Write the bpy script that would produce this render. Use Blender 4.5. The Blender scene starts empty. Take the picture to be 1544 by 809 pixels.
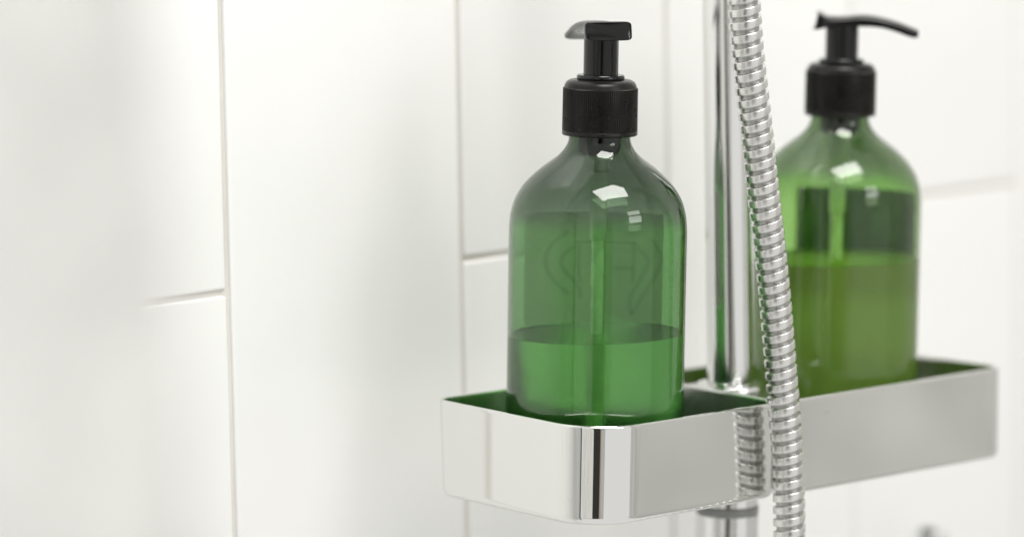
import bpy, math, random
import numpy as np
from mathutils import Matrix, Vector, noise

random.seed(7)
S = bpy.context.scene
C = S.collection
MM = 0.001

# ------------------------------------------------------------------ camera
CAM = Vector((-1.15, -1.130, 1.50))
RIGHT = Vector((0.680, -0.733, -0.0185))
FWD = Vector((0.7278, 0.6759, -0.1162)).normalized()
RIGHT = (RIGHT - FWD * RIGHT.dot(FWD)).normalized()
UP = RIGHT.cross(FWD)
cd = bpy.data.cameras.new('camera')
cam = bpy.data.objects.new('camera', cd)
C.objects.link(cam)
R3 = Matrix((RIGHT, UP, -FWD)).transposed()
cam.matrix_world = Matrix.Translation(CAM) @ R3.to_4x4()
cd.sensor_width = 36.0
cd.lens = 36.0 * 5600 / 1544
cd.clip_start, cd.clip_end = 0.02, 50
cd.dof.use_dof = True
cd.dof.focus_distance = 1.530
cd.dof.aperture_fstop = 3.5
cd.dof.aperture_blades = 0
S.camera = cam

# ------------------------------------------------------------------ light
w = bpy.data.worlds.new('World')
S.world = w
w.use_nodes = True
bg = w.node_tree.nodes['Background']
bg.inputs['Color'].default_value = (1.0, 0.993, 0.97, 1)
bg.inputs['Strength'].default_value = 0.78


def area(name, loc, target, sx, sy, power, col=(1, 0.985, 0.955)):
    d = bpy.data.lights.new(name, 'AREA')
    d.shape = 'RECTANGLE'
    d.size, d.size_y = sx, sy
    d.energy = power
    d.color = col
    o = bpy.data.objects.new(name, d)
    C.objects.link(o)
    o.location = loc
    o.rotation_euler = (Vector(target) - Vector(loc)).to_track_quat('-Z', 'Y').to_euler()
    return o


area('ceiling_lamp', (-0.08, -0.62, 2.55), (0.0, -0.30, 1.2), 0.75, 0.5, 17)

vs = S.view_settings
vs.view_transform = 'Standard'
vs.look = 'None'
vs.exposure = 0.09
vs.gamma = 1.0
S.display_settings.display_device = 'sRGB'
cy = S.cycles
cy.max_bounces = 28
cy.transmission_bounces = 24
cy.glossy_bounces = 10
cy.diffuse_bounces = 5
cy.transparent_max_bounces = 16
cy.use_denoising = True
cy.sample_clamp_indirect = 8
cy.blur_glossy = 0.3

# ------------------------------------------------------------------ helpers


def tag(o, label=None, cat=None, group=None, kind=None):
    if label: o['label'] = label
    if cat: o['category'] = cat
    if group: o['group'] = group
    if kind: o['kind'] = kind
    return o


def empty(name, mat=None):
    o = bpy.data.objects.new(name, None)
    o.empty_display_size = 0.02
    C.objects.link(o)
    if mat is not None: o.matrix_world = mat
    return o


def mesh_obj(name, verts, faces, mat, parent=None, smooth=True, sharp=None):
    m = bpy.data.meshes.new(name)
    m.from_pydata([tuple(v) for v in verts], [], faces)
    m.validate()
    if smooth:
        m.shade_smooth()
        if sharp: m.set_sharp_from_angle(angle=math.radians(sharp))
    m.materials.append(mat)
    o = bpy.data.objects.new(name, m)
    C.objects.link(o)
    if parent: o.parent = parent
    return o


def spline(pts, n):
    """centripetal-like monotone resample of a polyline of 2D/3D points."""
    p = np.array(pts, float)
    P = np.vstack([2 * p[0] - p[1], p, 2 * p[-1] - p[-2]])
    out = []
    for i in range(1, len(P) - 2):
        for k in range(n):
            t = k / n
            a, b, c, d = P[i - 1], P[i], P[i + 1], P[i + 2]
            out.append(.5 * (2 * b + (c - a) * t + (2 * a - 5 * b + 4 * c - d) * t * t + (3 * b - a - 3 * c + d) * t ** 3))
    out.append(P[-2])
    return np.array(out)


def lathe(profile, seg=64, cx=0., cy_=0., closed=False, rmod=None, zmod=None):
    """revolve (r, z) points in millimetres round z; points at r = 0 become poles."""
    v, f = [], []
    rings = []
    for i, (r, z) in enumerate(profile):
        if r <= 1e-6:
            rings.append([len(v)])
            v.append((cx * MM, cy_ * MM, z * MM))
        else:
            ring = []
            for k in range(seg):
                a = 2 * math.pi * k / seg
                rr = r + (rmod(i, k) if rmod else 0)
                x, y = cx + rr * math.cos(a), cy_ + rr * math.sin(a)
                zz = z + (zmod(i, x, y) if zmod else 0)
                ring.append(len(v))
                v.append((x * MM, y * MM, zz * MM))
            rings.append(ring)
    n = len(rings)
    for i in range(n if closed else n - 1):
        A, B = rings[i], rings[(i + 1) % n]
        for k in range(seg):
            k2 = (k + 1) % seg
            if len(A) == 1 and len(B) == 1: break
            if len(A) == 1: f.append((A[0], B[k2], B[k]))
            elif len(B) == 1: f.append((A[k], A[k2], B[0]))
            else: f.append((A[k], A[k2], B[k2], B[k]))
    return v, f


def rrect(x0, x1, y0, y1, radii, inset=0., n=10, edge=0):
    """rounded rectangle loop, radii for (x0y0, x1y0, x1y1, x0y1), counter-clockwise."""
    x0, x1, y0, y1 = x0 + inset, x1 - inset, y0 + inset, y1 - inset
    cs = [(x0, y0, 1, 1, 180), (x1, y0, -1, 1, 270), (x1, y1, -1, -1, 0), (x0, y1, 1, -1, 90)]
    out = []
    for (x, y, sx, sy, a0), r in zip(cs, radii):
        r = max(r - inset, 0.6)
        for k in range(n + 1):
            a = math.radians(a0 + 90 * k / n)
            out.append((x + sx * r + r * math.cos(a), y + sy * r + r * math.sin(a)))
    if edge:                                            # extra points along the straight sides
        fine = []
        for c in range(4):
            fine += out[c * (n + 1):(c + 1) * (n + 1)]
            (xa_, ya_), (xb_, yb_) = out[c * (n + 1) + n], out[((c + 1) % 4) * (n + 1)]
            fine += [(xa_ + (xb_ - xa_) * k / (edge + 1), ya_ + (yb_ - ya_) * k / (edge + 1)) for k in range(1, edge + 1)]
        out = fine
    return out


def loft(loops, cap0=True, cap1=True):
    v, f = [], []
    n = len(loops[0])
    for L in loops: v += [(x * MM, y * MM, z * MM) for x, y, z in L]
    for i in range(len(loops) - 1):
        for k in range(n):
            k2 = (k + 1) % n
            f.append((i * n + k, i * n + k2, (i + 1) * n + k2, (i + 1) * n + k))
    if cap0: f.append(tuple(reversed(range(n))))
    if cap1: f.append(tuple((len(loops) - 1) * n + k for k in range(n)))
    return v, f


# ------------------------------------------------------------------ materials
def mat(name):
    m = bpy.data.materials.new(name)
    m.use_nodes = True
    return m, m.node_tree, m.node_tree.nodes['Principled BSDF']


def nn(t, kind, **kw):
    n = t.nodes.new(kind)
    for k, v in kw.items():
        if k in n.inputs: n.inputs[k].default_value = v
        else: setattr(n, k, v)
    return n


def ramp(t, fac, p0, c0, p1, c1):
    r = t.nodes.new('ShaderNodeValToRGB')
    e = r.color_ramp.elements
    e[0].position, e[0].color = p0, (*c0, 1) if len(c0) == 3 else c0
    e[1].position, e[1].color = p1, (*c1, 1) if len(c1) == 3 else c1
    t.links.new(fac, r.inputs[0])
    return r


def g3(x): return (x, x, x)


def tile_material():
    m, t, b = mat('glazed_tile')
    tc = nn(t, 'ShaderNodeTexCoord')
    oi = nn(t, 'ShaderNodeObjectInfo')
    nz = nn(t, 'ShaderNodeTexNoise', Scale=7.0, Detail=3.0)
    mp = nn(t, 'ShaderNodeVectorMath', operation='ADD')
    t.links.new(tc.outputs['Object'], mp.inputs[0])
    t.links.new(oi.outputs['Location'], mp.inputs[1])
    t.links.new(mp.outputs[0], nz.inputs['Vector'])
    r = ramp(t, nz.outputs['Fac'], .3, (.812, .812, .80), .7, (.84, .84, .826))
    t.links.new(r.outputs[0], b.inputs['Base Color'])
    b.inputs['Roughness'].default_value = 0.24
    b.inputs['IOR'].default_value = 1.5
    bp = nn(t, 'ShaderNodeBump', Strength=0.14, Distance=0.004)
    t.links.new(nz.outputs['Fac'], bp.inputs['Height'])
    t.links.new(bp.outputs[0], b.inputs['Normal'])
    return m


def grout_material():
    m, t, b = mat('grout')
    tc = nn(t, 'ShaderNodeTexCoord')
    nz = nn(t, 'ShaderNodeTexNoise', Scale=180.0, Detail=6.0)
    n2 = nn(t, 'ShaderNodeTexNoise', Scale=14.0, Detail=3.0)
    t.links.new(tc.outputs['Object'], nz.inputs['Vector'])
    t.links.new(tc.outputs['Object'], n2.inputs['Vector'])
    r = ramp(t, n2.outputs['Fac'], .3, (.57, .545, .50), .7, (.68, .66, .615))
    t.links.new(r.outputs[0], b.inputs['Base Color'])
    b.inputs['Roughness'].default_value = 0.9
    bp = nn(t, 'ShaderNodeBump', Strength=0.5, Distance=0.0006)
    t.links.new(nz.outputs['Fac'], bp.inputs['Height'])
    t.links.new(bp.outputs[0], b.inputs['Normal'])
    return m


def chrome_material(name, col, r0, r1, scale=30, bump=0.0, spots=True):
    m, t, b = mat(name)
    b.inputs['Metallic'].default_value = 1.0
    tc = nn(t, 'ShaderNodeTexCoord')
    nz = nn(t, 'ShaderNodeTexNoise', Scale=scale, Detail=6.0, Roughness=0.65)
    t.links.new(tc.outputs['Object'], nz.inputs['Vector'])
    r = ramp(t, nz.outputs['Fac'], .35, g3(r0), .75, g3(r1))
    t.links.new(r.outputs[0], b.inputs['Roughness'])
    b.inputs['Base Color'].default_value = (*col, 1)
    if spots:
        # dried water marks: small dull islands on the polish
        n2 = nn(t, 'ShaderNodeTexNoise', Scale=120.0, Detail=4.0, Roughness=0.7)
        t.links.new(tc.outputs['Object'], n2.inputs['Vector'])
        mul = nn(t, 'ShaderNodeMath', operation='MULTIPLY')
        t.links.new(nz.outputs['Fac'], mul.inputs[0])
        t.links.new(n2.outputs['Fac'], mul.inputs[1])
        r2 = ramp(t, mul.outputs[0],   .41, col, .46, tuple(c * .86 for c in col))
        t.links.new(r2.outputs[0], b.inputs['Base Color'])
    if bump:
        n3 = nn(t, 'ShaderNodeTexNoise', Scale=9.0, Detail=1.0)
        t.links.new(tc.outputs['Object'], n3.inputs['Vector'])
        bp = nn(t, 'ShaderNodeBump', Strength=bump, Distance=0.002)
        t.links.new(n3.outputs['Fac'], bp.inputs['Height'])
        t.links.new(bp.outputs[0], b.inputs['Normal'])
    return m


def plastic_material(name, col, rough, nscale=60, var=.35):
    m, t, b = mat(name)
    tc = nn(t, 'ShaderNodeTexCoord')
    nz = nn(t, 'ShaderNodeTexNoise', Scale=nscale, Detail=5.0, Roughness=.6)
    t.links.new(tc.outputs['Object'], nz.inputs['Vector'])
    r = ramp(t, nz.outputs['Fac'], .3, g3(rough * (1 - var)), .75, g3(rough * (1 + var)))
    t.links.new(r.outputs[0], b.inputs['Roughness'])
    c = ramp(t, nz.outputs['Fac'], .35, tuple(x * .85 for x in col), .7, tuple(x * 1.2 for x in col))
    t.links.new(c.outputs[0], b.inputs['Base Color'])
    b.inputs['IOR'].default_value = 1.44
    return m


def absorb(t, sigma):
    va = t.nodes.new('ShaderNodeVolumeAbsorption')
    d = max(sigma) * 1.02
    va.inputs['Density'].default_value = d
    va.inputs['Color'].default_value = (*[1 - s / d for s in sigma], 1)
    t.links.new(va.outputs[0], t.nodes['Material Output'].inputs['Volume'])


def bottle_material(name, sigma, film, film_top):
    """smoky green plastic; its inner face carries a soap film up to film_top (mm)."""
    m, t, b = mat(name)
    b.inputs['Transmission Weight'].default_value = 1.0
    b.inputs['IOR'].default_value = 1.5
    b.inputs['Roughness'].default_value = 0.0
    at = nn(t, 'ShaderNodeAttribute', attribute_name='inner')
    tc = nn(t, 'ShaderNodeTexCoord')
    sp = nn(t, 'ShaderNodeSeparateXYZ')
    t.links.new(tc.outputs['Object'], sp.inputs[0])
    nz = nn(t, 'ShaderNodeTexNoise', Scale=28.0, Detail=2.0)
    t.links.new(tc.outputs['Object'], nz.inputs['Vector'])
    a1 = nn(t, 'ShaderNodeMath', operation='MULTIPLY_ADD')
    a1.inputs[1].default_value = 0.016
    t.links.new(nz.outputs['Fac'], a1.inputs[0])
    t.links.new(sp.outputs['Z'], a1.inputs[2])
    mr = nn(t, 'ShaderNodeMapRange')
    mr.inputs['From Min'].default_value = (film_top + 8 - 3) * MM
    mr.inputs['From Max'].default_value = (film_top + 8 + 3) * MM
    mr.inputs['To Min'].default_value = 1
    mr.inputs['To Max'].default_value = 0
    t.links.new(a1.outputs[0], mr.inputs['Value'])
    mu = nn(t, 'ShaderNodeMath', operation='MULTIPLY')
    t.links.new(mr.outputs[0], mu.inputs[0])
    t.links.new(at.outputs['Fac'], mu.inputs[1])
    n2 = nn(t, 'ShaderNodeTexNoise', Scale=40.0, Detail=4.0)
    mpn = nn(t, 'ShaderNodeMapping')
    mpn.inputs['Scale'].default_value = (1, 1, .25)
    t.links.new(tc.outputs['Object'], mpn.inputs[0])
    t.links.new(mpn.outputs[0], n2.inputs['Vector'])
    fr = ramp(t, n2.outputs['Fac'], .3, film, .75, tuple(min(1, x * 1.25) for x in film))
    mx = nn(t, 'ShaderNodeMix', data_type='RGBA')
    t.links.new(mu.outputs[0], mx.inputs['Factor'])
    mx.inputs[6].default_value = (1, 1, 1, 1)                     # outer face: untinted
    sm = nn(t, 'ShaderNodeMix', data_type='RGBA')                # bare inner face: smoky
    sm.inputs[6].default_value = (1, 1, 1, 1)
    sm.inputs[7].default_value = (.60, .665, .625, 1)
    t.links.new(at.outputs['Fac'], sm.inputs['Factor'])
    t.links.new(sm.outputs[2], mx.inputs[6])
    t.links.new(fr.outputs[0], mx.inputs[7])
    t.links.new(mx.outputs[2], b.inputs['Base Color'])
    n4 = nn(t, 'ShaderNodeTexNoise', Scale=330.0, Detail=3.0, Roughness=.6)
    n5 = nn(t, 'ShaderNodeTexNoise', Scale=45.0, Detail=2.0)
    t.links.new(tc.outputs['Object'], n4.inputs['Vector'])
    t.links.new(tc.outputs['Object'], n5.inputs['Vector'])
    m4 = nn(t, 'ShaderNodeMath', operation='MULTIPLY')
    t.links.new(n4.outputs['Fac'], m4.inputs[0])
    t.links.new(n5.outputs['Fac'], m4.inputs[1])
    r4 = ramp(t, m4.outputs[0], .39, g3(0), .45, g3(.07))
    t.links.new(r4.outputs[0], b.inputs['Roughness'])
    absorb(t, sigma)
    return m


def liquid_material(name, sigma, rough, cloud, cloud_col):
    """soap: clear part that refracts, plus a cloudy part that scatters."""
    m, t, b = mat(name)
    b.inputs['Transmission Weight'].default_value = 1.0
    b.inputs['IOR'].default_value = 1.35
    b.inputs['Roughness'].default_value = rough
    b.inputs['Base Color'].default_value = (1, 1, 1, 1)
    d1 = nn(t, 'ShaderNodeBsdfDiffuse')
    d2 = nn(t, 'ShaderNodeBsdfTranslucent')
    d1.inputs['Color'].default_value = d2.inputs['Color'].default_value = (*cloud_col, 1)
    m1, m2 = nn(t, 'ShaderNodeMixShader'), nn(t, 'ShaderNodeMixShader')
    m1.inputs[0].default_value = .5
    m2.inputs[0].default_value = cloud
    t.links.new(d1.outputs[0], m1.inputs[1])
    t.links.new(d2.outputs[0], m1.inputs[2])
    t.links.new(b.outputs[0], m2.inputs[1])
    t.links.new(m1.outputs[0], m2.inputs[2])
    t.links.new(m2.outputs[0], t.nodes['Material Output'].inputs['Surface'])
    absorb(t, sigma)
    return m


M_tile = tile_material()
M_grout = grout_material()
M_tray = chrome_material('polished_steel', (.80, .80, .785), .02, .045, 40, 0)
M_inner = chrome_material('brushed_inner_steel', (.70, .70, .685), .16, .26, 60, 0, True)
M_chrome = chrome_material('chrome', (.82, .82, .81), .12, .2, 40, 0, False)
M_hose = chrome_material('hose_steel', (.76, .755, .735), .24, .34, 300, 0, False)
M_black = plastic_material('black_plastic', (.003, .0033, .003), .11)
M_ribbed = plastic_material('ribbed_black_plastic', (.009, .0085, .007), .30, 90)
M_ribbed.node_tree.nodes['Principled BSDF'].inputs['IOR'].default_value = 1.32
M_bottle_a = bottle_material('smoky_green_plastic', (395, 310, 415), (.44, 1.0, .36), 118.0)
M_bottle_b = bottle_material('deep_green_plastic', (265, 190, 330), (.57, 1.0, .35), 126.0)
M_liquid_a = liquid_material('green_soap', (5.5, .3, 8), 0.2, .10, (.70, .96, .62))
M_liquid_b = liquid_material('yellow_green_soap', (2, .5, 10), 0.34, .70, (.84, .97, .34))
M_label = plastic_material('label_paper', (.66, .66, .63), .5, 25)
M_label_b = plastic_material('label_card', (.34, .36, .33), .5, 25)
M_tube = plastic_material('milky_plastic', (.93, .95, .88), .3)
for _m, _f in ((M_label, .8),):
    _t = _m.node_tree
    _tr = nn(_t, 'ShaderNodeBsdfTranslucent')
    _tr.inputs['Color'].default_value = (.90, .90, .87, 1)
    _mx = nn(_t, 'ShaderNodeMixShader')
    _mx.inputs[0].default_value = _f
    _t.links.new(_t.nodes['Principled BSDF'].outputs[0], _mx.inputs[1])
    _t.links.new(_tr.outputs[0], _mx.inputs[2])
    _t.links.new(_mx.outputs[0], _t.nodes['Material Output'].inputs['Surface'])
M_print, _t, _b = mat('translucent_ink')
_tb = nn(_t, 'ShaderNodeBsdfTransparent')
_tb.inputs['Color'].default_value = (.80, .84, .81, 1)
_t.links.new(_tb.outputs[0], _t.nodes['Material Output'].inputs['Surface'])
M_curtain = plastic_material('white_curtain', (.93, .93, .915), .6, 40)
_t = M_curtain.node_tree
_tr = nn(_t, 'ShaderNodeBsdfTranslucent')
_tr.inputs['Color'].default_value = (.95, .95, .94, 1)
_mx = nn(_t, 'ShaderNodeMixShader')
_mx.inputs[0].default_value = .55
_t.links.new(_t.nodes['Principled BSDF'].outputs[0], _mx.inputs[1])
_t.links.new(_tr.outputs[0], _mx.inputs[2])
_t.links.new(_mx.outputs[0], _t.nodes['Material Output'].inputs['Surface'])
M_door = plastic_material('dark_door', (.022, .019, .016), .4, 6)
M_jamb = plastic_material('pine_trim', (.45, .30, .17), .5, 12)
M_frame = plastic_material('dark_window_frame', (.05, .05, .05), .4, 12)

# ------------------------------------------------------------------ tiled wall
PITCH, ROW, GAP = 141.35, 434.0, 2.5
wall = empty('tiled_wall', Matrix.Translation((0, 0, CAM.z)))
tag(wall, 'white wall of tall upright glazed tiles with pale beige grout behind the caddy', 'wall', kind='structure')
xa, xb, za, zb = -1.9, 2.2, -1.3, 1.2
v = [(x, y, z) for x in (xa, xb) for y in (0.0016, 0.06) for z in (za, zb)]
mesh_obj('grout_bed', v, [(0, 1, 5, 4), (2, 6, 7, 3), (0, 4, 6, 2), (1, 3, 7, 5), (0, 2, 3, 1), (4, 5, 7, 6)], M_grout, wall, False)


def tile_mesh():
    hw, hh = (PITCH - GAP) / 2, (ROW - GAP) / 2
    loops = []
    for ins, y in ((0, 7.0), (0, 1.7), (.1, .7), (.35, .25), (.8, .05), (1.4, 0)):
        L = rrect(-hw, hw, -hh, hh, (1.6,) * 4, ins, 3)
        loops.append([(x, y, z) for x, z in L])
    return loft(loops, False, True)


tv, tf = tile_mesh()
v = [(x, y, z) for x in (1.05, 1.15) for y in (-2.1, -.002) for z in (za, zb)]
sw = mesh_obj('added_side_wall', v, [(0, 1, 3, 2), (4, 6, 7, 5), (0, 4, 5, 1), (2, 3, 7, 6), (0, 2, 6, 4), (1, 5, 7, 3)], plastic_material('grey_plaster', (.55, .55, .53), .5, 8), None, False)
sw.location = (0, 0, CAM.z)  # unseen wall, added so the steel mirrors something darker
tag(sw, 'added grey wall out of frame at right, darkening reflections in the steel', 'wall', kind='structure')
tile0 = None
n_t = 0
for k in range(-12, 10):
    xx = (CAM.x * 1000 + 1043.7) + PITCH * (k + .5)
    for r in range(-3, 3):
        zz = -187.2 + ROW * (r + .5) + (ROW / 2 if k % 2 == 0 else 0)
        if not (xa * 1000 + 80 < xx < xb * 1000 - 80 and za * 1000 + 210 < zz < zb * 1000 - 210): continue
        if tile0 is None:
            o = tile0 = mesh_obj('tile', tv, tf, M_tile, wall, True, 50)
        else:
            o = tile0.copy()
            C.objects.link(o)
            o.parent = wall
        o.location = (xx * MM, random.uniform(-.25, .25) * MM, zz * MM)
        o.rotation_euler = (random.uniform(-1, 1) * .0012, 0, random.uniform(-1, 1) * .0016)

# ------------------------------------------------------------------ caddy frame
ROT = Matrix(((0.99735638, 0.0722770849, 0.00750121524), (-0.0719444908, 0.9966915235, -0.0378153038),
              (-0.01020957757, 0.03717566349, 0.99925659)))
CAD = Matrix.Translation(CAM + Vector((1105.985, 982.970, -239.667)) * MM) @ ROT.to_4x4()
TILT = (0.0102, -0.0372)            # slope of a level surface seen in the caddy's frame


def at(x, y, z): return CAD @ Matrix.Translation((x * MM, y * MM, z * MM))


# ------------------------------------------------------------------ shower pole
pole_p = CAD @ Vector((.127, .046, 0))
pole = empty('shower_rail', Matrix.Translation(pole_p))
tag(pole, 'vertical chrome shower rail passing between the two trays', 'rail')
pv, pf = lathe([(0, -620), (10, -620), (10, 900), (0, 900)], 64)
mesh_obj('tube', pv, pf, M_chrome, pole, True, 40)
for zz in (-520, 800):
    fv, ff = lathe([(0, 108.5), (8, 108.5), (8, 6), (8, 0), (0, 0)], 32)
    fl = mesh_obj('wall_mount', fv, ff, M_chrome, pole, True, 40)
    fl.rotation_euler = (math.radians(-90), 0, 0)
    fl.location = (0, .0, zz * MM)

# ------------------------------------------------------------------ caddy
caddy = empty('shower_caddy', CAD)
tag(caddy, 'polished steel shower caddy of two open trays clamped to the chrome rail', 'caddy')


def smooth01(t):
    t = max(0, min(1, t))
    return t * t * (3 - 2 * t)


def tray(x0, x1, y0, y1, radii, taper, dip=0):
    prof = [(19, -40.9), (4.0, -41), (1.6, -40.7), (.5, -39.8), (0, -38.2), (0, -37.5), (0, -20), (0, -1.4), (0, -.7), (.12, -.3), (.45, 0), (1.25, 0), (1.6, -.25), (1.75, -.8), (1.75, -1.5), (1.75, -20),
            (1.75, -34.8), (1.75, -35.5), (2.6, -37.4), (4.6, -38.3), (19, -38.3)]
    loops = []
    for ins, z in prof:
        L = rrect(x0, x1, y0, y1, radii, ins, 14, 22)
        q = []
        for x, y in L:
            t_ = -z / 41
            # the rim is cut lower round the rear corner next to the rail
            cut = dip * smooth01((x - 54) / 14) * smooth01((y - 60) / 12) * (1 + z / 20 if z > -20 else 0)
            q.append((x, y - taper * t_ * (y - y0) / (y1 - y0), z - cut))
        loops.append(q)
    return loft(loops + loops[:1], False, False)     # the floor is an open ledge


v, f = tray(0, 112, 0, 98.5, (23, 10, 8, 8), 3.0, 12.0)
mesh_obj('tray', v, f, M_tray, caddy, True, 35)
def brush_inside(o):
    o.data.materials.append(M_inner)
    n = len(o.data.vertices) // 21
    for pl in o.data.polygons:
        if 12 <= min(pl.vertices) // n <= 18: pl.material_index = 1


v, f = tray(112.5, 260, 0, 98.5, (2, 10, 10, 8), 1.0)
tr = mesh_obj('tray', v, f, M_tray, caddy, True, 35)
for o_ in [c for c in caddy.children if c.name.startswith('tray')]: brush_inside(o_)
tr.rotation_euler = (math.radians(-1.6), 0, 0)
# the bridge between the trays
lo = [[(x, y, z) for x, y in rrect(114.6, 143, 24, 70, (1, 8, 8, 1), ins, 5)] for ins, z in
      ((.6, -36), (0, -35), (0, -4.2), (.4, -3.4), (1.2, -3))]
v, f = loft(lo)
mesh_obj('bridge', v, f, M_chrome, caddy, True, 40)
v, f = lathe([(10.15, -2.8), (14.8, -2.8), (14.8, -.6), (14.2, 0.2), (11.6, .6), (10.15, .6)], 64, 127, 46, True)
mesh_obj('collar_ring', v, f, M_chrome, caddy, True, 40)
# clamp body with a knob below the bridge
v, f = lathe([(10.15, -41.6), (13.2, -41.6), (13.6, -42), (13.6, -52.8), (13.2, -53.2), (10.15, -53.2)], 64, 127, 46, True)
mesh_obj('clamp', v, f, M_chrome, caddy, True, 35)
v, f = lathe([(10.15, -53.3), (13.75, -53.3), (13.9, -53.6), (13.9, -56.2), (13.75, -56.5), (10.15, -56.5)], 64, 127, 46, True)
mesh_obj('grey_ring', v, f, plastic_material('ring_grey', (.26, .265, .255), .3, 60), caddy, True, 35)  # darker grey ring between clamp and knob
v, f = lathe([(10.15, -56.6), (13.4, -56.6), (13.9, -57.1), (13.9, -92), (10.15, -92)], 64, 127, 46, True)
mesh_obj('clamp_knob', v, f, M_chrome, caddy, True, 35)
# bracket with a screw hole behind the left tray
lo = [[(x, y, z) for x, y in rrect(99, 117, 99.4, 104, (2, 2, 2, 2), ins, 4)] for ins, z in ((.6, -30), (0, -29.4), (0, -11.6), (.6, -11))]
v, f = loft(lo)
mesh_obj('bracket', v, f, M_chrome, caddy, True, 40)
v, f = lathe([(0, 0), (1.9, 0), (1.9, 1.0), (1.2, 1.4), (0, 1.4)], 20)
sc_ = mesh_obj('screw', v, f, M_black, caddy, True, 40)
sc_.rotation_euler = (math.radians(90), 0, 0)
sc_.location = (.1125, .0994, -.018)

# ------------------------------------------------------------------ soap dispensers
OUT = [(26, .8), (30.5, 0), (34.2, 1.0), (36.4, 3.6), (37.25, 9), (37.25, 40), (37.25, 80), (37.25, 108), (37.1, 114.0), (36.4, 119.6), (34.4, 125.6), (30.5, 131.5),
       (24.4, 137.3), (18.3, 141.8), (15.2, 144.9), (13.2, 148.4), (12.8, 152), (12.8, 160)]


def bottle_profile():
    P = spline(OUT, 6)
    return np.vstack([[0, 1.6], [13, 1.5], P])


PR = bottle_profile()


def offset_in(P, d):
    out = []
    for i in range(len(P)):
        a, b = P[max(i - 1, 0)], P[min(i + 1, len(P) - 1)]
        tgt = b - a
        n = np.array([-tgt[1], tgt[0]])
        n = n / (np.linalg.norm(n) + 1e-9)
        di = d[i] if hasattr(d, '__len__') else d
        q = P[i] + n * di
        q[0] = max(q[0], 0)
        if P[i][0] < 1e-6: q = np.array([0, P[i][1] + di])
        out.append(q)
    return np.array(out)


def radius_at(P, z):
    k = np.argmax(P[8:, 1] > z) + 8
    a, b = P[k - 1], P[k]
    return a[0] + (b[0] - a[0]) * (z - a[1]) / (b[1] - a[1] + 1e-9)


def bottle_mesh(m, parent):
    inn = offset_in(PR, np.array([1.3 + 1.9 * min(1, max(0, (z - 112) / 26)) for r, z in PR]))
    prof = [tuple(x) for x in PR] + [tuple(x) for x in inn[::-1]]
    v, f = lathe(prof, 128)
    o = mesh_obj('bottle', v, f, m, parent, True)
    a = o.data.attributes.new('inner', 'FLOAT', 'POINT')
    n_out = 1 + (len(PR) - 1) * 128
    vals = [0.0] * n_out + [1.0] * (len(v) - n_out)
    a.data.foreach_set('value', vals)
    return o


def liquid_mesh(level, m, parent):
    inn = offset_in(PR, 1.12)
    pts = [tuple(p) for p in inn if p[1] < level - 3 and p[1] < 120]
    r = radius_at(inn, level)
    n0 = len(pts) + 1
    pts += [(r, level - .6), (r, level + .25), (r - .5, level + .08), (r - 1.2, level), (r * .6, level), (0, level)]
    v, f = lathe(pts, 128, zmod=lambda i, x, y: (TILT[0] * x + TILT[1] * y) if i >= n0 else 0)
    return mesh_obj('liquid_soap', v, f, m, parent, True, 40)


def head_mesh():
    """pump head: fan-shaped thumb pad at -x, drooping spout at +x."""
    sec = [(-12.7, 1.0, -6.3, 9.7, 7), (-12.3, 1.3, -6.5, 9.95, 7), (-11.0, 1.1, -6.4, 10, 7), (-9.0, .4, -6.0, 9.8, 7), (-6.5, -.3, -5.4, 9.0, 5), (-2, -.5, -4.8, 8.2, 3.6),
           (3, -.2, -5.0, 7.8, 3.6), (8, .3, -5.0, 7.6, 3.6), (13, .1, -5.0, 7.5, 3.6), (18, -.8, -5.5, 7.4, 3.6), (24, -2.4, -7.1, 7.2, 3.6),
           (29.5, -4.4, -9.0, 7.0, 3.6), (32.4, -5.5, -9.4, 6.9, 3.6), (33.6, -6.1, -8.6, 6.7, 3.6)]
    sec = [tuple(s) for s in spline(sec, 3)]
    loops = []
    N = 48
    for x, zt, zb, hw, ex in sec:
        L = []
        zc, hz = (zt + zb) / 2, (zt - zb) / 2
        for k in range(N):
            a = 2 * math.pi * k / N
            cx_, sz = math.cos(a), math.sin(a)
            px = hw * math.copysign(abs(cx_) ** (2 / (ex + 1)), cx_)
            pz = hz * math.copysign(abs(sz) ** (2 / ex), sz)
            if sz > 0:                                  # saddle: the sides of the pad drop
                pz -= .9 * (abs(px) / 11) ** 2 * (1 if x > -8 else .25)
            lean = max(0, min(1, (-7 - x) / 4))              # the pad's end face flares outwards below
            L.append((x + lean * .22 * pz + lean * 1.7 * (px / 10) ** 2, px, zc + pz))
        loops.append(L)
    return loft(loops)


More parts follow.
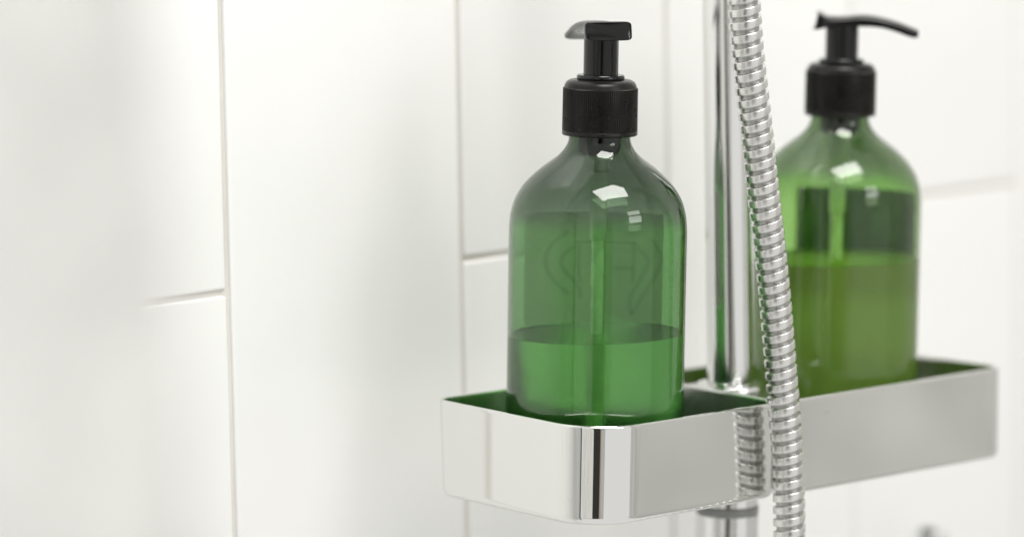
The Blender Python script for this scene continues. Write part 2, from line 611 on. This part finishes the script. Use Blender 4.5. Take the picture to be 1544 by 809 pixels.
def dispenser(loc, spin, bmat, lmat, level, label, drop):
    root = empty('soap_dispenser', at(*loc))
    tag(root, label, 'soap dispenser', 'green pump bottles in the shower caddy')
    bottle_mesh(bmat, root)
    liquid_mesh(level, lmat, root)
    # ribbed collar
    ribs, seg = 112, 448
    prof = [(12.95, 151.6), (15.5, 151.6), (15.75, 152.0), (15.75, 153.0), (15.6, 153.3), (15.45, 153.6), (15.35, 171.0), (15.1, 171.4), (14.9, 172.4), (14.2, 173.6), (12.9, 174.4), (10.6, 174.7), (7.4, 174.7),
            (7.4, 160.3), (12.95, 160.3)]
    v, f = lathe(prof, seg, closed=True, rmod=lambda i, k: (.26 if k % 4 in (0, 1) else -.06) if i in (5, 6) else 0)
    mesh_obj('collar', v, f, M_ribbed, root, True, 30)
    v, f = lathe([(7.3, 174.4), (9.6, 174.4), (10.0, 174.9), (10.0, 176.0), (9.5, 176.6), (7.3, 176.6)], 64, closed=True)
    mesh_obj('collar_ring', v, f, M_black, root, True, 40)
    v, f = lathe([(0, 150), (7.25, 150), (7.25, 194.4 - drop), (0, 194.4 - drop)], 64,
                 rmod=lambda i, k: -.22 if (k % 16) in (5, 6) else 0)
    mesh_obj('stem', v, f, M_black, root, True, 40)
    v, f = head_mesh()
    hd = mesh_obj('pump_head', v, f, M_black, root, True, 55)
    hd.rotation_euler = (0, 0, spin)
    hd.location = (0, 0, .1981 - drop * MM)
    # pump barrel and dip tube inside the bottle
    v, f = lathe([(0, 108), (2.3, 108), (3.3, 109), (3.55, 112), (3.55, 128), (3.9, 130), (4.4, 136), (4.6, 158), (0, 158)], 40)
    mesh_obj('pump_barrel', v, f, M_tube, root, True, 40)
    v, f = lathe([(8.7, 159.5), (8.7, 146), (8.2, 143.5), (6.6, 142.4), (4.7, 142.0), (4.7, 159.5)], 48, closed=True)
    mesh_obj('neck_plug', v, f, M_black, root, True, 40)
    v, f = lathe([(0, 4), (2.7, 4.4), (2.75, 40), (2.75, 109), (0, 109)], 32)
    mesh_obj('dip_tube', v, f, M_tube, root, True, 40)
    return root


# azimuth of "towards the viewer" in the caddy's frame: (-0.73, -0.68)
view = math.atan2(-0.676, -0.728)
da = dispenser((44.0, 45.2, -38.0), view + math.radians(198.5), M_bottle_a, M_liquid_a, 68.2,
               'sharply focused green pump bottle in the left tray, half full of clear soap', 0)
db = dispenser((194.2, 46.2, -38.0), view + math.radians(88), M_bottle_b, M_liquid_b, 87.5,
               'blurred green pump bottle behind the hose in the right tray, spout pointing right', 2.2)

# faint line emblem printed on the far side of the front bottle (flat print)
rgt = Vector((0.735, -0.678))       # picture-right in the caddy's frame
bak = Vector((0.678, 0.735))


def back_point(u, z, r=37.30):
    c = math.sqrt(max(r * r - u * u, 0))
    return (rgt.x * u + bak.x * c, rgt.y * u + bak.y * c, z)


def px(x, y):                        # picture position on the bottle -> mm on its face
    return ((x - 898.5) / 3.55, 38 + 72.8 + (350 - y) / 3.59 - 4.5)


def stroke(pts, wd):
    P = spline([px(*p) for p in pts], 5)
    v, f = [], []
    for i, p in enumerate(P):
        a, b = P[max(i - 1, 0)], P[min(i + 1, len(P) - 1)]
        d = b - a
        n = np.array([-d[1], d[0]]) / (np.linalg.norm(d) + 1e-9) * wd / 2
        for s in (-1, 1):
            q = p + n * s
            v.append(tuple(c * MM for c in back_point(q[0], q[1])))
    for i in range(len(P) - 1): f.append((2 * i, 2 * i + 1, 2 * i + 3, 2 * i + 2))
    return v, f


def label_mesh(a0, a1, z0, z1, mid, parent, m_):
    """paper label round the far side, angles in degrees from straight behind."""
    v, f = [], []
    n = 36
    for r in (37.33, 37.43):
        for z in (z0, z1):
            for k in range(n + 1):
                a = math.atan2(bak.y, bak.x) + math.radians(mid + a0 + (a1 - a0) * k / n)
                v.append((r * math.cos(a) * MM, r * math.sin(a) * MM, z * MM))
    m = n + 1
    for k in range(n):
        f += [(k, k + 1, m + k + 1, m + k), (2 * m + k, 3 * m + k, 3 * m + k + 1, 2 * m + k + 1),
              (k, 2 * m + k, 2 * m + k + 1, k + 1), (m + k, m + k + 1, 3 * m + k + 1, 3 * m + k)]
    f += [(0, m, 3 * m, 2 * m), (n, 2 * m + n, 3 * m + n, m + n)]
    return mesh_obj('back_label', v, f, m_, parent, True, 40)


label_mesh(-52, 57, px(0, 489)[1], px(0, 306)[1], 0, da, M_label)
label_mesh(-55, 52, px(0, 489)[1], px(0, 306)[1], -27, db, M_label_b)
V, F = [], []
for pts in ([(858, 338), (830, 368), (821, 392), (832, 420), (858, 446)], [(868, 372), (851, 384), (846, 396), (852, 410), (872, 432), (878, 452)],
            [(868, 364), (930, 362), (964, 364)], [(958, 362), (959, 395), (957, 428)], [(926, 405), (958, 404)], [(874, 368), (873, 402), (876, 428)],
            [(962, 370), (981, 390), (968, 422), (954, 450), (957, 476)], [(984, 352), (1001, 384), (988, 420), (966, 458), (957, 476)]):
    v, f = stroke(pts, 1.9)
    n = len(V)
    V += v
    F += [tuple(i + n for i in q) for q in f]
mesh_obj('printed_emblem', V, F, M_print, da, True)

# ------------------------------------------------------------------ shower hose
hp = [(60, -10.5, 400), (60.5, -10.5, 300), (64, -10.5, 230), (67.5, -10.5, 195), (70.3, -10.5, 171.8), (72.9, -10.5, 151.7), (79.2, -10.5, 119.7), (85.0, -10.5, 90.0), (92.3, -10.5, 52.5), (98.6, -10.5, 12.7),
      (102.4, -10.6, -13.1), (104.5, -10.7, -36.1), (105.6, -10.8, -55.9), (106.2, -11, -80), (106.5, -11, -130), (106, -11, -220)]
cu = spline(hp, 40)
ds = np.linalg.norm(np.diff(cu, axis=0), axis=1)
arc = np.concatenate([[0], np.cumsum(ds)])
PIT, SEG, SUB = 5.33, 36, 14
prof_t = [0, .012, .04, .09, .32, .54, .585, .61, .625, .65, .74, .84, .93, .985]
prof_r = [5.75, 6.66, 6.78, 6.81, 6.82, 6.81, 6.77, 6.66, 5.8, 5.55, 5.5, 5.5, 5.55, 5.65]
turns = int(arc[-1] / PIT) - 1
v, f = [], []
rows = []
for tn in range(turns):
    for k in range(SUB): rows.append((tn + prof_t[k], prof_r[k]))
for u, r in rows:
    ring = []
    for k in range(SEG):
        a = 2 * math.pi * k / SEG
        # helix: the pattern advances one pitch per turn
        s = (u + a / (2 * math.pi)) * PIT
        p = np.array([np.interp(s, arc, cu[:, i]) for i in range(3)])
        s2 = min(s + 1, arc[-1])
        q = np.array([np.interp(s2, arc, cu[:, i]) for i in range(3)])
        q0 = np.array([np.interp(max(s - 1, 0), arc, cu[:, i]) for i in range(3)])
        d = q - q0
        d /= np.linalg.norm(d)
        e1 = np.cross(d, (0, 1, 0)); e1 /= np.linalg.norm(e1)
        e2 = np.cross(d, e1)
        v.append((p + r * (math.cos(a) * e1 + math.sin(a) * e2)) * MM)
nr = len(rows)
for i in range(nr - 1):
    for k in range(SEG - 1): f.append((i * SEG + k, i * SEG + k + 1, (i + 1) * SEG + k + 1, (i + 1) * SEG + k))
# the seam joins the end of one turn to the start of the next
for i in range(nr - 1 - SUB):
    f.append((i * SEG + SEG - 1, (i + SUB) * SEG, (i + 1 + SUB) * SEG, (i + 1) * SEG + SEG - 1))
hose = mesh_obj('shower_hose', v, f, M_hose, None, True, 50)
hose.data.materials.append(chrome_material('shaded_grimy_groove_steel', (.42, .42, .405), .28, .42, 300, 0, True))  # groove colour holds grime plus the shade between the ribs
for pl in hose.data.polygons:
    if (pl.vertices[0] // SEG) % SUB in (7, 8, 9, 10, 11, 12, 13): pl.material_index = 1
hose.matrix_world = CAD
tag(hose, 'flexible ribbed metal shower hose hanging in front of the trays', 'hose')

# ------------------------------------------------------------------ valve fitting low on the wall
vp = CAM + Vector((1489.5, 1100, -351.5)) * MM
valve = empty('wall_valve', Matrix.Translation(vp))
tag(valve, 'out of focus chrome valve top at the lower right edge on the wall', 'valve')
v, f = lathe([(0, -60), (9, -60), (9, -4), (8.2, -1.5), (6.5, -.6), (0, 0)], 40)
mesh_obj('body', v, f, M_chrome, valve, True, 40)
v, f = lathe([(0, 0), (4, 0), (4, 30), (0, 30)], 24)
st = mesh_obj('pipe', v, f, M_chrome, valve, True, 40)
st.rotation_euler = (math.radians(-90), 0, 0)
st.location = (0, 0, -.03)
v, f = lathe([(0, -1.2), (3.4, -1.2), (3.8, 0), (3.6, 1.6), (0, 2)], 24)
cp = mesh_obj('cap', v, f, M_black, valve, True, 40)
cp.location = (-.004, -.002, 0)

# ------------------------------------------------------------------ shower curtain near the lens, far left
fx = Vector((FWD.x, FWD.y, 0)).normalized()
rx = Vector((fx.y, -fx.x, 0))
base = CAM + fx * .735 + rx * -0.0675 + Vector((0, 0, -.085))
curt = empty('shower_curtain', Matrix.Translation(base))
tag(curt, 'white shower curtain edge hanging out of focus along the left side', 'curtain')
v, f = [], []
NX, NZ = 90, 30
for side in (0, 1):
    for j in range(NZ + 1):
        z = -.45 + .9 * j / NZ
        edge = -z * .07
        for i in range(NX + 1):
            s = i / NX
            lat = edge - s * .34
            dep = .006 * math.sin(s * 30 + z * 1.5) + .002 * math.sin(s * 71 + 1) + side * .0012
            p = rx * lat + fx * dep + Vector((0, 0, z))
            v.append(p)
n1 = (NX + 1) * (NZ + 1)
for j in range(NZ):
    for i in range(NX):
        a = j * (NX + 1) + i
        f.append((a, a + 1, a + NX + 2, a + NX + 1))
        f.append((n1 + a, n1 + a + NX + 1, n1 + a + NX + 2, n1 + a + 1))
for j in range(NZ):
    a = j * (NX + 1)
    f.append((a, a + NX + 1, n1 + a + NX + 1, n1 + a))
mesh_obj('cloth', v, f, M_curtain, curt, True)

# ------------------------------------------------------------------ the room's door and window, met only in reflections
def slab(name, x0, x1, y0, y1, z0, z1, m, parent):
    L = [[(x * 1000, y * 1000, z * 1000) for x, y in ((x0, y0), (x1, y0), (x1, y1), (x0, y1))] for z in (z0, z1)]
    v, f = loft(L)
    return mesh_obj(name, v, f, m, parent, False)


pc = CAD @ Vector((.01, .01, -.02))
dd = Vector((-0.74, -0.67, 0)).normalized()
dm = Matrix.Translation(Vector((pc.x, pc.y, 0)) + dd * 3.1) @ Matrix.Rotation(math.atan2(dd.y, dd.x) + math.pi / 2, 4, 'Z')
door = empty('bathroom_door', dm)
tag(door, 'dark bathroom door with pale wooden trim mirrored in the steel tray corner', 'door')
slab('door_leaf', -.46, .46, 0, .04, 0, 2.2, M_door, door)
rw = empty('added_room_wall', dm)  # wall sections added behind the viewer to give upright edges in reflections
tag(rw, 'unseen plain grey plaster wall added round the dark door for its reflections', 'wall', kind='structure')
M_plaster = plastic_material('room_plaster', (.52, .52, .50), .6, 5)
slab('wall_panel', -1.55, -.535, .0, .1, 0, 2.5, M_plaster, rw)
slab('wall_panel', .535, 1.0, .0, .1, 0, 2.5, M_plaster, rw)
slab('wall_panel', -.53, .53, .0, .1, 2.28, 2.5, M_plaster, rw)
slab('door_trim', -.53, -.465, -.01, .05, 0, 2.27, M_jamb, door)
slab('door_trim', .465, .53, -.01, .05, 0, 2.27, M_jamb, door)

win = empty('window', Matrix.Translation((.10, -2.3, 2.15)))
tag(win, 'small two-pane window with a dark frame mirrored on the bottle shoulder', 'window')
for (x0, x1, z0, z1) in ((-.40, .40, .36, .42), (-.40, .40, -.42, -.36), (-.40, -.35, -.36, .36), (.35, .40, -.36, .36), (-.35, .35, -.02, .04)):
    slab('window_frame', x0, x1, -.03, .03, z0, z1, M_frame, win)
mg, t, b = mat('daylit_pane')
b.inputs['Base Color'].default_value = (.8, .8, .8, 1)
b.inputs['Emission Color'].default_value = (1, 1, .98, 1)
b.inputs['Emission Strength'].default_value = 6.0
slab('pane', -.35, .35, -.008, .008, .04, .36, mg, win)
slab('pane', -.35, .35, -.008, .008, -.36, -.02, mg, win)

# a shower screen to the viewer's left: grey posts and a frosted panel, met in the bottle's and tray's reflections
ang0 = math.atan2(dd.y, dd.x)
scr = empty('shower_screen', Matrix.Translation((pc.x, pc.y, 0)))
tag(scr, 'grey framed shower screen mirrored as upright lines on the front bottle', 'shower screen')


def spot(az, dist):
    a = ang0 - math.radians(az)
    return Vector((math.cos(a) * dist, math.sin(a) * dist, 0))


M_post = plastic_material('grey_aluminium', (.10, .10, .10), .4, 20)
M_pane = plastic_material('frosted_panel', (.58, .59, .58), .5, 12)
p0, p1 = spot(-(-57), 1.5), spot(-(-31), 1.6)
for p, wd in ((p0, .022), (p1, .035)):
    o = slab('post', -wd, wd, -wd, wd, .1, 2.12, M_post, scr)
    o.location = (p.x, p.y, 0)
mid_, dl = (p0 + p1) / 2, (p1 - p0)
o = slab('panel', -dl.length / 2 + .05, dl.length / 2 - .05, -.004, .004, .14, 2.08, M_pane, scr)
o.location = (mid_.x, mid_.y, 0)
o.rotation_euler = (0, 0, math.atan2(dl.y, dl.x))
o = slab('top_rail', -dl.length / 2 + .05, dl.length / 2 - .05, -.02, .02, 2.085, 2.12, M_post, scr)
o.location = (mid_.x, mid_.y, 0)
o.rotation_euler = (0, 0, math.atan2(dl.y, dl.x))
